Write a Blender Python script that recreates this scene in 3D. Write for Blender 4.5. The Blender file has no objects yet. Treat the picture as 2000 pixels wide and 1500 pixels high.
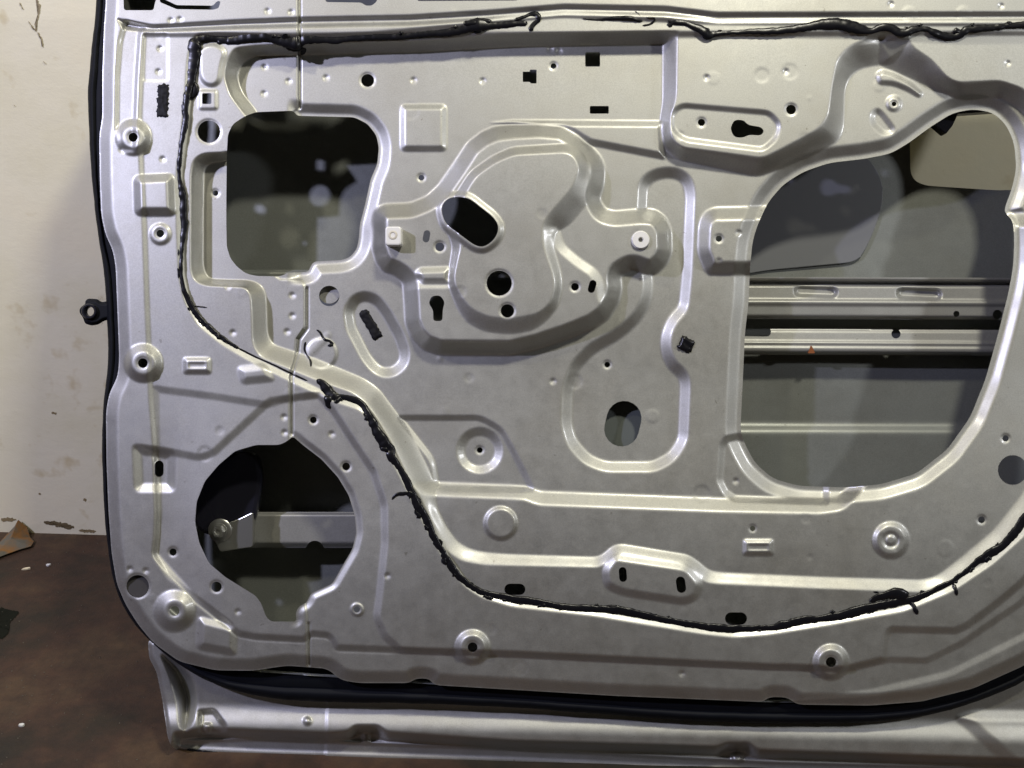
import bpy, math, random
import numpy as np
from mathutils import Matrix, Vector
random.seed(7)
rng = np.random.default_rng(7)

# ------------------------------------------------------------------ frame of the door
S = 0.0005                       # metres per design unit on the door's front plane
CX, CY = 1000.0, 750.0
D = 1800.0                       # camera distance in design units (0.9 m)
BASE = 1565.0                    # bottom edge of the door
LEAN, ROLL = math.radians(20), math.radians(1.7)
ROOT_M = Matrix.Rotation(math.pi/2 - LEAN, 4, 'X') @ Matrix.Rotation(ROLL, 4, 'Z')
BASE_Y = -(BASE - CY) * S
def L(px, py, z=0.0):            # design coordinates (as measured at depth z) -> door-local metres
    k = (D - z) / D
    return Vector(((px - CX) * k * S, -(py - CY) * k * S - BASE_Y, z * S))
def W(v):                        # local metres about the panel centre -> world
    return ROOT_M @ Vector((v[0], v[1] - BASE_Y, v[2]))

sc = bpy.context.scene
col = sc.collection
# ------------------------------------------------------------------ camera
cam = bpy.data.cameras.new('camera'); cam_o = bpy.data.objects.new('camera', cam); col.objects.link(cam_o)
cam.sensor_width = 36; cam.lens = 36 * D / 2000.0; cam.clip_end = 100; cam.clip_start = 0.01
cam_o.matrix_world = ROOT_M @ Matrix.Translation(Vector((0, -BASE_Y, D * S)))
CAM = cam_o.matrix_world.translation.copy()
sc.camera = cam_o
# ------------------------------------------------------------------ world, lamps, exposure
w = bpy.data.worlds.new('World'); sc.world = w; w.use_nodes = True
w.node_tree.nodes['Background'].inputs[0].default_value = (0.95, 0.88, 0.70, 1)
w.node_tree.nodes['Background'].inputs[1].default_value = 0.015
def lamp(name, loc, aim, power, colr, sx, sy):
    l = bpy.data.lights.new(name, 'AREA'); l.energy = power; l.color = colr
    l.shape = 'RECTANGLE'; l.size = sx; l.size_y = sy
    o = bpy.data.objects.new(name, l); col.objects.link(o)
    p = W(loc); o.location = p
    o.rotation_euler = (W(aim) - p).to_track_quat('-Z', 'Y').to_euler()
lamp('ceiling_lamp', (0.60, 1.58, 1.36), (0.1, 0, 0), 28, (1.0, 0.96, 0.80), 0.22, 0.12)
lamp('bluish_lamp', (-1.50, 0.84, 1.25), (-0.1, 0.05, 0), 28.5, (0.69, 0.69, 1.0), 0.06, 0.06)
lamp('far_lamp', (1.87, 0.55, 1.10), (0.2, 0, 0), 10, (0.95, 0.96, 1.0), 0.10, 0.10)
lamp('left_lamp', (-1.25, 1.75, 1.55), (-0.5, 0, 0), 12, (1.0, 0.93, 0.70), 0.12, 0.12)
sc.view_settings.view_transform = 'Standard'; sc.view_settings.look = 'None'
sc.view_settings.exposure = 0; sc.view_settings.gamma = 1
sc.cycles.max_bounces = 6

# ------------------------------------------------------------------ materials
def mat(name, base, rough=0.5, metal=0.0, spec=0.5):
    m = bpy.data.materials.new(name); m.use_nodes = True
    b = m.node_tree.nodes['Principled BSDF']
    b.inputs['Base Color'].default_value = (*base, 1); b.inputs['Roughness'].default_value = rough
    b.inputs['Metallic'].default_value = metal; b.inputs['Specular IOR Level'].default_value = spec
    return m
def nd(m, t, **kw):
    n = m.node_tree.nodes.new(t)
    for k, v in kw.items():
        if k in n.inputs: n.inputs[k].default_value = v
        else: setattr(n, k, v)
    return n
def lk(m, a, ao, b, bi): m.node_tree.links.new(a.outputs[ao], b.inputs[bi])
def ramp(m, stops, fac, fo='Fac'):
    r = nd(m, 'ShaderNodeValToRGB'); e = r.color_ramp.elements
    while len(e) < len(stops): e.new(0.5)
    for el, (p, c) in zip(e, stops):
        el.position = p; el.color = (*c, 1) if len(c) == 3 else c
    lk(m, fac, fo, r, 'Fac'); return r
def bsdf(m): return m.node_tree.nodes['Principled BSDF']

def paint(name, base, rough, metal):
    m = mat(name, base, rough, metal)
    tc = nd(m, 'ShaderNodeTexCoord')
    fl = nd(m, 'ShaderNodeTexNoise', Scale=900.0, Detail=2.0); lk(m, tc, 'Object', fl, 'Vector')
    sm = nd(m, 'ShaderNodeTexNoise', Scale=7.0, Detail=6.0, Roughness=0.65); lk(m, tc, 'Object', sm, 'Vector')
    mid = nd(m, 'ShaderNodeTexNoise', Scale=60.0, Detail=5.0, Roughness=0.7); lk(m, tc, 'Object', mid, 'Vector')
    dk = tuple(c * 0.92 for c in base); lt = tuple(min(1, c * 1.045) for c in base)
    r1 = ramp(m, [(0.38, dk), (0.62, lt)], fl)
    dirt = ramp(m, [(0.45, (1, 1, 1)), (0.75, (0.88, 0.86, 0.82))], sm)
    mx = nd(m, 'ShaderNodeMix', data_type='RGBA', blend_type='MULTIPLY'); mx.inputs[0].default_value = 1
    m.node_tree.links.new(r1.outputs[0], mx.inputs[6]); m.node_tree.links.new(dirt.outputs[0], mx.inputs[7])
    m.node_tree.links.new(mx.outputs[2], bsdf(m).inputs['Base Color'])
    rr = nd(m, 'ShaderNodeMapRange'); rr.inputs[1].default_value = 0.3; rr.inputs[2].default_value = 0.75
    rr.inputs[3].default_value = rough - 0.04; rr.inputs[4].default_value = rough + 0.05
    
    sp = nd(m, 'ShaderNodeTexNoise', Scale=130.0, Detail=3.0, Roughness=0.6); lk(m, tc, 'Object', sp, 'Vector')
    sr = ramp(m, [(0.71, (1, 1, 1)), (0.76, (0.62, 0.60, 0.56))], sp)
    mx2 = nd(m, 'ShaderNodeMix', data_type='RGBA', blend_type='MULTIPLY'); mx2.inputs[0].default_value = 0.8
    m.node_tree.links.new(mx.outputs[2], mx2.inputs[6]); m.node_tree.links.new(sr.outputs[0], mx2.inputs[7])
    m.node_tree.links.new(mx2.outputs[2], bsdf(m).inputs['Base Color'])
    lk(m, mid, 'Fac', rr, 0); lk(m, rr, 0, bsdf(m), 'Roughness')
    bp = nd(m, 'ShaderNodeBump', Strength=0.06, Distance=0.0004); lk(m, fl, 'Fac', bp, 'Height')
    lk(m, bp, 'Normal', bsdf(m), 'Normal')
    return m
SILVER = paint('silver_paint', (0.50, 0.50, 0.47), 0.55, 0.96)
bsdf(SILVER).inputs['Coat Weight'].default_value = 0.55; bsdf(SILVER).inputs['Coat Roughness'].default_value = 0.2; bsdf(SILVER).inputs['Coat IOR'].default_value = 1.6
PRIMER = paint('inner_primer', (0.25, 0.262, 0.245), 0.42, 0.45)
STEEL = paint('beam_paint', (0.36, 0.36, 0.34), 0.46, 0.5)
BLACK = mat('black_rubber', (0.006, 0.007, 0.010), 0.6, 0.0, 0.12)
BUTYL = mat('black_butyl', (0.006, 0.006, 0.008), 0.3, 0.0, 0.35)
_n = nd(BUTYL, 'ShaderNodeTexNoise', Scale=70.0, Detail=2.0); _t = nd(BUTYL, 'ShaderNodeTexCoord'); lk(BUTYL, _t, 'Object', _n, 'Vector')
_b = nd(BUTYL, 'ShaderNodeBump', Strength=0.22, Distance=0.003); lk(BUTYL, _n, 'Fac', _b, 'Height'); lk(BUTYL, _b, 'Normal', bsdf(BUTYL), 'Normal')
PLAST = mat('black_plastic', (0.012, 0.012, 0.018), 0.22)
WHITE = mat('white_nylon', (0.80, 0.79, 0.75), 0.35)
ZINC = mat('zinc_plate', (0.55, 0.55, 0.52), 0.32, 0.9)
FOAM = mat('black_foam', (0.006, 0.006, 0.008), 0.6, 0.0, 0.2)

# ------------------------------------------------------------------ 2-D signed fields
class Grid:
    def __init__(s, x0, y0, x1, y1, step):
        s.h = step; s.x0, s.y0 = x0, y0
        s.nx = int((x1 - x0) / step) + 1; s.ny = int((y1 - y0) / step) + 1
        s.x = x0 + np.arange(s.nx) * step; s.y = y0 + np.arange(s.ny) * step
    def win(s, xa, ya, xb, yb):
        i0 = max(0, int((xa - s.x0) / s.h)); i1 = min(s.nx, int((xb - s.x0) / s.h) + 2)
        j0 = max(0, int((ya - s.y0) / s.h)); j1 = min(s.ny, int((yb - s.y0) / s.h) + 2)
        return slice(j0, max(j0, j1)), slice(i0, max(i0, i1))
    def zeros(s): return np.zeros((s.ny, s.nx), np.float32)

def rnd(pts, r):                                 # polygon with rounded corners
    pts = [np.array(p[:2], float) for p in pts]; n = len(pts); out = []
    for i in range(n):
        a, b, c = pts[i-1], pts[i], pts[(i+1) % n]
        la, lc = np.linalg.norm(a-b), np.linalg.norm(c-b)
        if la < 1e-6 or lc < 1e-6: continue
        ta, tc = min(r, .5*la), min(r, .5*lc)
        p0, p2 = b + (a-b)/la*ta, b + (c-b)/lc*tc
        k = 2 if max(ta, tc) < 4 else (4 if max(ta, tc) < 14 else 7)
        for t in np.linspace(0, 1, k + 1):
            out.append((1-t)**2*p0 + 2*t*(1-t)*b + t*t*p2)
    return np.array(out)
def rect(xa, ya, xb, yb): return [(xa, ya), (xb, ya), (xb, yb), (xa, yb)]
def circ(x, y, r, n=28): return [(x + r*math.cos(2*math.pi*i/n), y + r*math.sin(2*math.pi*i/n)) for i in range(n)]
def caps(xa, ya, xb, yb, r, n=10):
    a = math.atan2(yb-ya, xb-xa); o = []
    for i in range(n+1):
        t = a - math.pi/2 + math.pi*i/n; o.append((xb + r*math.cos(t), yb + r*math.sin(t)))
    for i in range(n+1):
        t = a + math.pi/2 + math.pi*i/n; o.append((xa + r*math.cos(t), ya + r*math.sin(t)))
    return o

def sd(g, poly, cap=60.0):                       # + inside, - outside, capped
    P = np.asarray(poly, float)
    d = np.full((g.ny, g.nx), cap, np.float32); ins = np.zeros((g.ny, g.nx), bool)
    Q = np.roll(P, -1, 0)
    for (ax, ay), (bx, by) in zip(P, Q):
        js, is_ = g.win(min(ax, bx)-cap, min(ay, by)-cap, max(ax, bx)+cap, max(ay, by)+cap)
        if js.stop > js.start and is_.stop > is_.start:
            X = g.x[is_][None, :]; Y = g.y[js][:, None]
            ex, ey = bx-ax, by-ay; l2 = ex*ex+ey*ey + 1e-12
            t = np.clip(((X-ax)*ex + (Y-ay)*ey)/l2, 0, 1)
            dd = np.sqrt((X-ax-t*ex)**2 + (Y-ay-t*ey)**2)
            np.minimum(d[js, is_], dd, out=d[js, is_])
        if ay != by:
            rows = np.nonzero((g.y >= min(ay, by)) & (g.y < max(ay, by)))[0]
            if len(rows):
                xi = ax + (g.y[rows]-ay)*(bx-ax)/(by-ay)
                k = np.clip(np.ceil((xi - g.x0)/g.h).astype(int), 0, g.nx)
                m = np.arange(g.nx)[None, :] < k[:, None]
                ins[rows] ^= m
    return np.where(ins, d, -d)
def soft(x, r): return np.where(x < -r, 0, np.where(x > r, x, (x+r)**2/(4*r)))
def step_in(s, w, r=None):                       # 0 outside, 1 once w inside the outline, both bends rounded
    r = r or max(1.4, w*0.16)
    return ((soft(s, r) - soft(s-w, r))/w).astype(np.float32)
def step2(so, si, r=0.2):
    t = so/np.maximum(so - si, 1e-3)
    t = np.where(so <= 0, -0.5, np.where(si >= 0, 1.5, t))
    a = np.clip(t, 0, 1)
    # distance-like parameter outside for rounded bends
    return (a*a*(3-2*a)*0.3 + a*0.7).astype(np.float32)
def blur(H, n=1):
    for _ in range(n):
        P = np.pad(H, 1, mode='edge'); H = (P[:-2, 1:-1] + 2*P[1:-1, 1:-1] + P[2:, 1:-1])/4
        P = np.pad(H, 1, mode='edge'); H = (P[1:-1, :-2] + 2*P[1:-1, 1:-1] + P[1:-1, 2:])/4
    return H
def lownoise(g, cell, amp):
    ny, nx = int(g.ny*g.h/cell)+3, int(g.nx*g.h/cell)+3
    N = rng.standard_normal((ny, nx))
    u = (g.x-g.x0)/cell; v = (g.y-g.y0)/cell
    i = u.astype(int); j = v.astype(int); fu = u-i; fv = v-j
    fu = fu*fu*(3-2*fu); fv = fv*fv*(3-2*fv)
    a = N[j][:, i]*(1-fu)+N[j][:, i+1]*fu; b = N[j+1][:, i]*(1-fu)+N[j+1][:, i+1]*fu
    return (amp*(a*(1-fv)[:, None]+b*fv[:, None])).astype(np.float32)

def field_mesh(name, g, H, hole, material, parent, rim=3.0):   # hole > 0 is cut away
    keep = hole <= 0
    ids = np.full(keep.shape, -1, np.int64)
    c = [keep[:-1, :-1], keep[:-1, 1:], keep[1:, 1:], keep[1:, :-1]]
    cnt = c[0].astype(int)+c[1]+c[2]+c[3]
    used = np.zeros_like(keep)
    for (dj, di) in ((0, 0), (0, 1), (1, 1), (1, 0)):
        used[dj:dj+cnt.shape[0], di:di+cnt.shape[1]] |= (cnt > 0)
    used &= keep
    jj, ii = np.nonzero(used); n0 = len(jj); ids[jj, ii] = np.arange(n0)
    vx = list(g.x[ii]); vy = list(g.y[jj]); vz = list(H[jj, ii])
    fj, fi = np.nonzero(cnt == 4)
    quads = np.stack([ids[fj, fi], ids[fj+1, fi], ids[fj+1, fi+1], ids[fj, fi+1]], 1)
    cache = {}; polys = []; segs = []
    def cut(j0, i0, j1, i1):
        key = (min((j0, i0), (j1, i1)), max((j0, i0), (j1, i1)))
        if key not in cache:
            a, b = float(hole[j0, i0]), float(hole[j1, i1]); t = a/(a-b)
            cache[key] = len(vx)
            vx.append(g.x[i0]+(g.x[i1]-g.x[i0])*t); vy.append(g.y[j0]+(g.y[j1]-g.y[j0])*t)
            hk = H[j0, i0] if a <= 0 else H[j1, i1]
            vz.append(hk)
        return cache[key]
    for j, i in zip(*np.nonzero((cnt > 0) & (cnt < 4))):
        cor = [(j, i), (j+1, i), (j+1, i+1), (j, i+1)]; p = []; cu = []
        for k in range(4):
            a, b = cor[k], cor[(k+1) % 4]; ka, kb = keep[a], keep[b]
            if ka: p.append(int(ids[a]))
            if ka != kb:
                v = cut(*a, *b); p.append(v); cu.append(v)
        if len(p) >= 3: polys.append(p)
        if len(cu) == 2: segs.append(cu if not keep[cor[0]] or True else cu)
    # rim going back by the sheet's thickness (own vertices, crisp edge)
    rv = {}
    for a, b in segs:
        for v in (a, b):
            if v not in rv:
                rv[v] = (len(vx), len(vx)+1)
                vx += [vx[v], vx[v]]; vy += [vy[v], vy[v]]; vz += [vz[v], vz[v]-rim]
        polys.append([rv[a][0], rv[b][0], rv[b][1], rv[a][1]])
    vx = np.array(vx); vy = np.array(vy); vz = np.array(vz); k = (D-vz)/D
    co = np.stack([(vx-CX)*k*S, -(vy-CY)*k*S - BASE_Y, vz*S], 1).astype(np.float32)
    me = bpy.data.meshes.new(name)
    nl = quads.size + sum(map(len, polys)); npo = len(quads)+len(polys)
    me.vertices.add(len(co)); me.vertices.foreach_set('co', co.ravel())
    me.loops.add(nl); me.polygons.add(npo)
    loops = np.concatenate([quads.ravel(), np.array([q for p in polys for q in p], np.int64)])
    tot = np.concatenate([np.full(len(quads), 4), np.array([len(p) for p in polys], np.int64)]).astype(np.int32)
    st = np.concatenate([[0], np.cumsum(tot)[:-1]]).astype(np.int32)
    me.loops.foreach_set('vertex_index', loops.astype(np.int32))
    me.polygons.foreach_set('loop_start', st)
    me.polygons.foreach_set('use_smooth', np.ones(npo, bool))
    me.update(calc_edges=True); me.validate()
    me.materials.append(material)
    o = bpy.data.objects.new(name, me); col.objects.link(o); o.parent = parent
    return o

def mesh(name, verts, faces, material, parent=None, smooth=True):
    me = bpy.data.meshes.new(name); me.from_pydata([tuple(v) for v in verts], [], faces); me.update()
    if smooth: me.polygons.foreach_set('use_smooth', [True]*len(me.polygons))
    me.materials.append(material)
    o = bpy.data.objects.new(name, me); col.objects.link(o); o.parent = parent
    return o

# ------------------------------------------------------------------ setting: floor and wall (world metres)
FL = mat('painted_concrete', (0.06, 0.04, 0.03), 0.65)
tc = nd(FL, 'ShaderNodeTexCoord')
n1 = nd(FL, 'ShaderNodeTexNoise', Scale=3.2, Detail=8.0, Roughness=0.62); lk(FL, tc, 'Object', n1, 'Vector')
n2 = nd(FL, 'ShaderNodeTexNoise', Scale=45.0, Detail=6.0, Roughness=0.7); lk(FL, tc, 'Object', n2, 'Vector')
r1 = ramp(FL, [(0.34, (0.009, 0.010, 0.004)), (0.45, (0.021, 0.013, 0.005)), (0.53, (0.048, 0.022, 0.010)), (0.64, (0.080, 0.048, 0.021))], n1)
r2 = ramp(FL, [(0.30, (0.55, 0.55, 0.55)), (0.7, (1.15, 1.12, 1.1))], n2)
mx = nd(FL, 'ShaderNodeMix', data_type='RGBA', blend_type='MULTIPLY'); mx.inputs[0].default_value = 1
FL.node_tree.links.new(r1.outputs[0], mx.inputs[6]); FL.node_tree.links.new(r2.outputs[0], mx.inputs[7])
FL.node_tree.links.new(mx.outputs[2], bsdf(FL).inputs['Base Color'])
bp = nd(FL, 'ShaderNodeBump', Strength=0.35, Distance=0.004); lk(FL, n2, 'Fac', bp, 'Height'); lk(FL, bp, 'Normal', bsdf(FL), 'Normal')
WALL_Y = 0.488
fl = mesh('floor', [(-3, -3, 0), (3, -3, 0), (3, WALL_Y+0.1, 0), (-3, WALL_Y+0.1, 0)], [(0, 1, 2, 3)], FL); fl['kind'] = 'structure'

WM = mat('cream_wall_paint', (0.62, 0.58, 0.50), 0.7)
tc = nd(WM, 'ShaderNodeTexCoord')
n1 = nd(WM, 'ShaderNodeTexNoise', Scale=5.0, Detail=7.0, Roughness=0.6); lk(WM, tc, 'Object', n1, 'Vector')
mp = nd(WM, 'ShaderNodeMapping'); mp.inputs['Scale'].default_value = (1, 1, 1.6); lk(WM, tc, 'Object', mp, 'Vector')
n2 = nd(WM, 'ShaderNodeTexNoise', Scale=30.0, Detail=6.0, Roughness=0.75); lk(WM, mp, 'Vector', n2, 'Vector')
n3 = nd(WM, 'ShaderNodeTexNoise', Scale=22.0, Detail=3.0, Roughness=0.6); lk(WM, tc, 'Object', n3, 'Vector')
r1 = ramp(WM, [(0.3, (0.75, 0.70, 0.48)), (0.5, (0.82, 0.77, 0.57)), (0.7, (0.84, 0.77, 0.55))], n1)
r3 = ramp(WM, [(0.60, (1, 1, 1)), (0.74, (0.66, 0.56, 0.38))], n3)
mx = nd(WM, 'ShaderNodeMix', data_type='RGBA', blend_type='MULTIPLY'); mx.inputs[0].default_value = 0.6
WM.node_tree.links.new(r1.outputs[0], mx.inputs[6]); WM.node_tree.links.new(r3.outputs[0], mx.inputs[7])
WM.node_tree.links.new(mx.outputs[2], bsdf(WM).inputs['Base Color'])
bp = nd(WM, 'ShaderNodeBump', Strength=0.3, Distance=0.002); lk(WM, n2, 'Fac', bp, 'Height'); lk(WM, bp, 'Normal', bsdf(WM), 'Normal')
wl = mesh('wall', [(-3, WALL_Y, -0.05), (3, WALL_Y, -0.05), (3, WALL_Y, 2.6), (-3, WALL_Y, 2.6),
                   (-3, WALL_Y+0.1, -0.05), (3, WALL_Y+0.1, -0.05), (3, WALL_Y+0.1, 2.6), (-3, WALL_Y+0.1, 2.6)],
          [(0, 1, 2, 3), (5, 4, 7, 6), (4, 0, 3, 7), (1, 5, 6, 2), (3, 2, 6, 7)], WM, smooth=False)
wl['label'] = 'stained cream painted wall behind the leaning car door'; wl['category'] = 'wall'

def ray(px, py):
    p = ROOT_M @ L(px, py, 0); return CAM, (p - CAM).normalized()
def on_floor(px, py, h=0.0):
    o, d = ray(px, py); t = (h - o.z)/d.z; return o + d*t
def on_wall(px, py, off=0.0):
    o, d = ray(px, py); t = (WALL_Y - off - o.y)/d.y; return o + d*t

# ------------------------------------------------------------------ the door
door = bpy.data.objects.new('car_door', None); col.objects.link(door)
door.matrix_world = ROOT_M
door['label'] = 'silver stripped car door leaning on the wall with its inner panel bare'; door['category'] = 'car door'

OUTLINE = [(206,-119),(207,0),(203,60),(200,150),(200,230),(194,265),(195,350),(198,420),(206,458),(220,487),(226,520),(230,620),(233,700),
 (230,735),(213,770),(207,805),(208,900),(212,1000),(218,1080),(228,1140),(245,1180),(270,1220),(300,1256),(350,1292),(420,1309),(493,1310),
 (560,1300),(640,1306),(665,1328),(700,1334),(800,1334),(812,1325),(838,1325),(848,1338),(1000,1347),(1200,1359),(1490,1371),(1503,1361),
 (1538,1362),(1556,1376),(1700,1378),(1800,1370),(1900,1345),(2000,1300),(2100,1230),(2200,1100),(2260,930),(2285,700),(2285,-119)]
M_OUT = [(378,66),(366,110),(360,200),(352,280),(344,340),(345,450),(349,540),(360,590),(385,635),(430,672),(480,702),(560,742),(640,780),
 (706,802),(726,832),(751,873),(793,956),(828,1025),(871,1100),(905,1145),(940,1168),(1000,1186),(1160,1204),(1293,1226),(1373,1239),(1437,1246),
 (1500,1241),(1620,1222),(1767,1195),(1860,1156),(1940,1102),(2000,1048),(2100,930),(2150,800),(2170,400),(2150,58),(2000,40),(1700,38),(1400,36),
 (1320,32),(1100,22),(1000,30),(930,42),(800,55),(720,62),(580,68),(420,62)]
B_OUT = [(458,92),(442,118),(437,150),(448,185),(475,222),(500,250),(460,292),(440,297),(395,299),(377,312),(372,340),(372,420),(372,530),(380,550),
 (402,558),(478,561),(488,573),(491,600),(493,672),(507,697),(567,721),(617,742),(687,766),(713,785),(735,814),(767,867),(793,923),(828,985),
 (855,1046),(872,1076),(900,1096),(945,1104),(1170,1109),(1186,1098),(1198,1086),(1212,1081),(1335,1100),(1358,1115),(1372,1136),(1395,1141),
 (1600,1150),(1800,1157),(1848,1148),(1900,1115),(1960,1065),(2012,1005),(2075,900),(2110,700),(2120,400),(2100,66),(2000,60),(1700,60),
 (1330,60),(1300,60),(1170,62),(1000,65),(800,79),(600,84),(500,88)]
B_IN = [(490,112),(470,128),(463,152),(473,182),(500,215),(520,260),(470,302),(440,315),(408,319),(399,332),(397,420),(397,520),(404,541),
 (415,546),(490,548),(511,556),(520,575),(523,655),(534,673),(615,699),(665,720),(713,740),(741,760),(762,789),(788,823),(815,871),(839,919),
 (852,955),(853,990),(873,1030),(895,1059),(922,1073),(955,1079),(1000,1082),(1166,1087),(1180,1080),(1193,1067),(1212,1061),(1345,1083),
 (1368,1099),(1384,1113),(1405,1117),(1600,1126),(1800,1132),(1830,1124),(1880,1085),(1940,1035),(1990,972),(2045,880),(2080,700),(2090,400),
 (2075,90),(2000,86),(1870,88),(1700,77),(1500,74),(1322,75),(1300,86),(1170,89),(1000,93),(800,103),(600,108),(510,109)]
S1 = [(729,455),(728,430),(733,410),(748,400),(801,398),(833,385),(857,363),(887,320),(913,280),(940,259),(967,248),(1000,244),(1053,241),
 (1099,245),(1128,261),(1149,280),(1173,307),(1181,328),(1179,360),(1170,390),(1181,409),(1200,414),(1256,409),(1280,411),(1299,425),(1310,449),
 (1311,492),(1301,515),(1281,534),(1261,535),(1235,524),(1211,537),(1214,563),(1208,590),(1187,622),(1160,641),(1107,662),(1053,680),(1000,693),
 (857,692),(825,680),(804,658),(793,630),(791,590),(788,549),(767,534),(748,529),(735,510),(727,483)]
S2_OUT = [(884,388),(900,362),(918,335),(960,305),(1000,287),(1110,280),(1138,294),(1150,322),(1155,365),(1150,395),(1112,440),(1082,455),(1084,490),
 (1097,535),(1099,560),(1090,600),(1065,630),(1040,646),(1000,653),(950,649),(915,633),(894,606),(880,571),(873,548),(879,515),(884,478),(872,450)]
S2_IN = [(905,388),(914,370),(930,345),(968,318),(1004,303),(1106,298),(1122,307),(1131,328),(1120,362),(1066,425),(1057,448),(1061,480),(1080,535),(1083,560),
 (1075,592),(1050,612),(1000,621),(955,618),(920,602),(897,572),(886,546),(893,510),(901,480),(893,450)]
CHAN = [(1300,326),(1268,334),(1246,356),(1243,420),(1245,500),(1256,545),(1254,580),(1238,612),(1200,645),(1150,672),(1115,708),(1098,760),
 (1096,830),(1108,870),(1140,906),(1180,922),(1280,922),(1320,900),(1344,862),(1349,745),(1340,722),(1318,705),(1308,670),(1318,635),(1345,606),
 (1352,537),(1359,375),(1350,345),(1328,329)]
P2A_T = [(1324,60),(1322,190),(1312,225),(1310,268),(1330,287),(1490,308),(1530,288),(1600,250),(1617,226),(1626,160),(1634,117),(1656,91),(1690,76),(1715,50)]
P2A_F = [(1294,50),(1294,200),(1288,240),(1293,285),(1322,312),(1480,346),(1530,328),(1600,297),(1639,275),(1648,250),(1649,173),(1661,147),(1682,133),(1715,127),(1745,127),(1800,40)]
P2B_T = [(1762,40),(1782,90),(1820,115),(1850,150),(1870,160),(1953,156),(2000,172),(2055,225),(2330,260),(2330,20)]
P2B_F = [(1722,30),(1715,127),(1740,136),(1793,160),(1847,184),(1880,197),(1950,190),(1990,212),(2030,262),(2330,300),(2340,10)]
BIG = [(1465,520),(1470,470),(1480,438),(1500,395),(1530,360),(1570,335),(1620,318),(1690,310),(1740,300),(1775,279),(1820,246),(1860,221),(1900,213),
 (1940,220),(1966,245),(1981,280),(1985,330),(1976,370),(1961,409),(1966,419),(1979,432),(1981,470),(1979,520),(1970,570),(1950,650),(1925,740),(1895,815),
 (1850,878),(1790,925),(1720,946),(1650,952),(1560,949),(1510,935),(1475,905),(1455,868),(1446,842),(1450,760),(1455,650),(1462,590)]
WIN = [(445,262),(455,242),(478,227),(500,219),(574,216),(579,226),(692,229),(718,242),(735,264),(740,288),(737,320),(724,350),(713,400),(703,438),(701,465),
 (697,486),(684,502),(668,508),(612,511),(606,522),(602,531),(562,533),(548,540),(500,539),(480,534),(464,522),(450,505),(443,483),(442,440),(442,380),(443,300)]
SPK = [(559,863),(572,852),(590,868),(628,897),(660,932),(681,967),(693,1007),(696,1041),(688,1073),(672,1100),(649,1140),(607,1159),(599,1177),(583,1185),
 (577,1199),(580,1214),(529,1214),(519,1204),(511,1180),(500,1164),(440,1127),(408,1100),(389,1060),(381,1020),(384,980),(400,940),(427,908),(459,881),(500,869),(545,869)]
SLOT = [(861,410),(868,392),(885,384),(915,386),(965,425),(975,443),(968,466),(946,483),(928,480),(870,437)]
T_LINE = [(625,764),(655,797),(700,866),(735,918),(757,985),(758,1060),(750,1140),(742,1205),(756,1238),(795,1274)]
T_TAIL = [(767,1277),(655,1273),(642,1249),(607,1245),(597,1257),(500,1252),(463,1245),(375,1175),(296,1085),(303,1000),(300,900)]
G_LOW = [(463,1243),(500,1250),(597,1255),(607,1243),(642,1247),(655,1271),(767,1275),(1000,1283),(1500,1308),(1560,1309),(1650,1313),(1735,1294),(1810,1296),(1880,1262),(2000,1180),(2200,980),(2250,700)]
G_UP = [(463,1243),(500,1250),(597,1255),(607,1243),(642,1247),(655,1271),(767,1275),(1000,1283),(1500,1308),(1560,1309),(1650,1313),(1733,1292),(1739,1235),(1868,1238),(1890,1228),(1953,1182),(2000,1142),(2150,960),(2200,700)]

STEP = 1.6
g = Grid(180, -122, 2292, 1392, STEP)
X, Y = g.x[None, :], g.y[:, None]
def F(poly, w, r=0.0, rr=None):
    s = sd(g, rnd(poly, r) if r else poly, cap=max(14.0, w*1.6 + 8)); return step_in(s, w, rr)
def F2(po, pi, r=10, cap=110): return step2(sd(g, rnd(po, r), cap), sd(g, rnd(pi, r), cap))
def fade(v, a, b): t = np.clip((v-a)/(b-a), 0, 1); return t*t*(3-2*t)

H = g.zeros()
H -= 14*(1-F(OUTLINE, 22, 14))                                   # rolled outer edge
H -= 7*F(M_OUT, 12, 16)                                          # bonding channel
tB = F2(B_OUT, B_IN, 12)
H -= 34*tB                                                       # main recess
# groove along the belt
groove = [(225,34),(300,48),(460,38),(583,33),(800,29),(950,20),(1100,8),(1300,12),(1400,24),(2300,22),(2300,44),(1400,46),(1300,34),(1100,30),(950,42),(800,51),(583,55),(460,58),(300,64),(240,58)]
H -= 8*F(groove, 9, 8)
# left rim features
H -= 6*F([(242,36),(230,80),(224,150),(223,240),(232,300),(266,300),(268,230),(271,150),(277,62),(290,50)], 9, 10)
L1P = [(277,64),(271,150),(268,230),(272,330),(278,450),(283,600),(287,690),(290,780),(297,860),(300,960),(303,1045),(296,1085),(325,1130),(368,1165),(440,1220)]
H -= 4*F(L1P + G_LOW + [(2250,60)], 9, 10)
H += (9*F(G_LOW + [(2250,-200),(303,-200),(303,1000),(296,1085),(325,1130),(368,1165),(440,1220)], 10, 8) + 8*F(G_UP + [(2200,-200),(303,-200),(303,1000),(296,1085),(325,1130),(368,1165),(440,1220)], 12, 8))*fade(X, 305, 440)*fade(Y, 700, 1150)
H -= 3.2*F([(297,752),(420,768),(520,784),(555,773)] + T_LINE + T_TAIL, 13, 8)
H -= 3.8*F([(270,868),(310,872),(390,887),(412,880),(525,776),(560,772)] + T_LINE + T_TAIL, 13, 8)
H -= 10*F([(258,866),(345,880),(343,962),(262,962)], 18, 14)
H -= 5*F([(380,85),(400,78),(430,84),(452,98),(440,130),(434,165),(410,172),(392,160),(382,130)], 8, 14)*0
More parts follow.
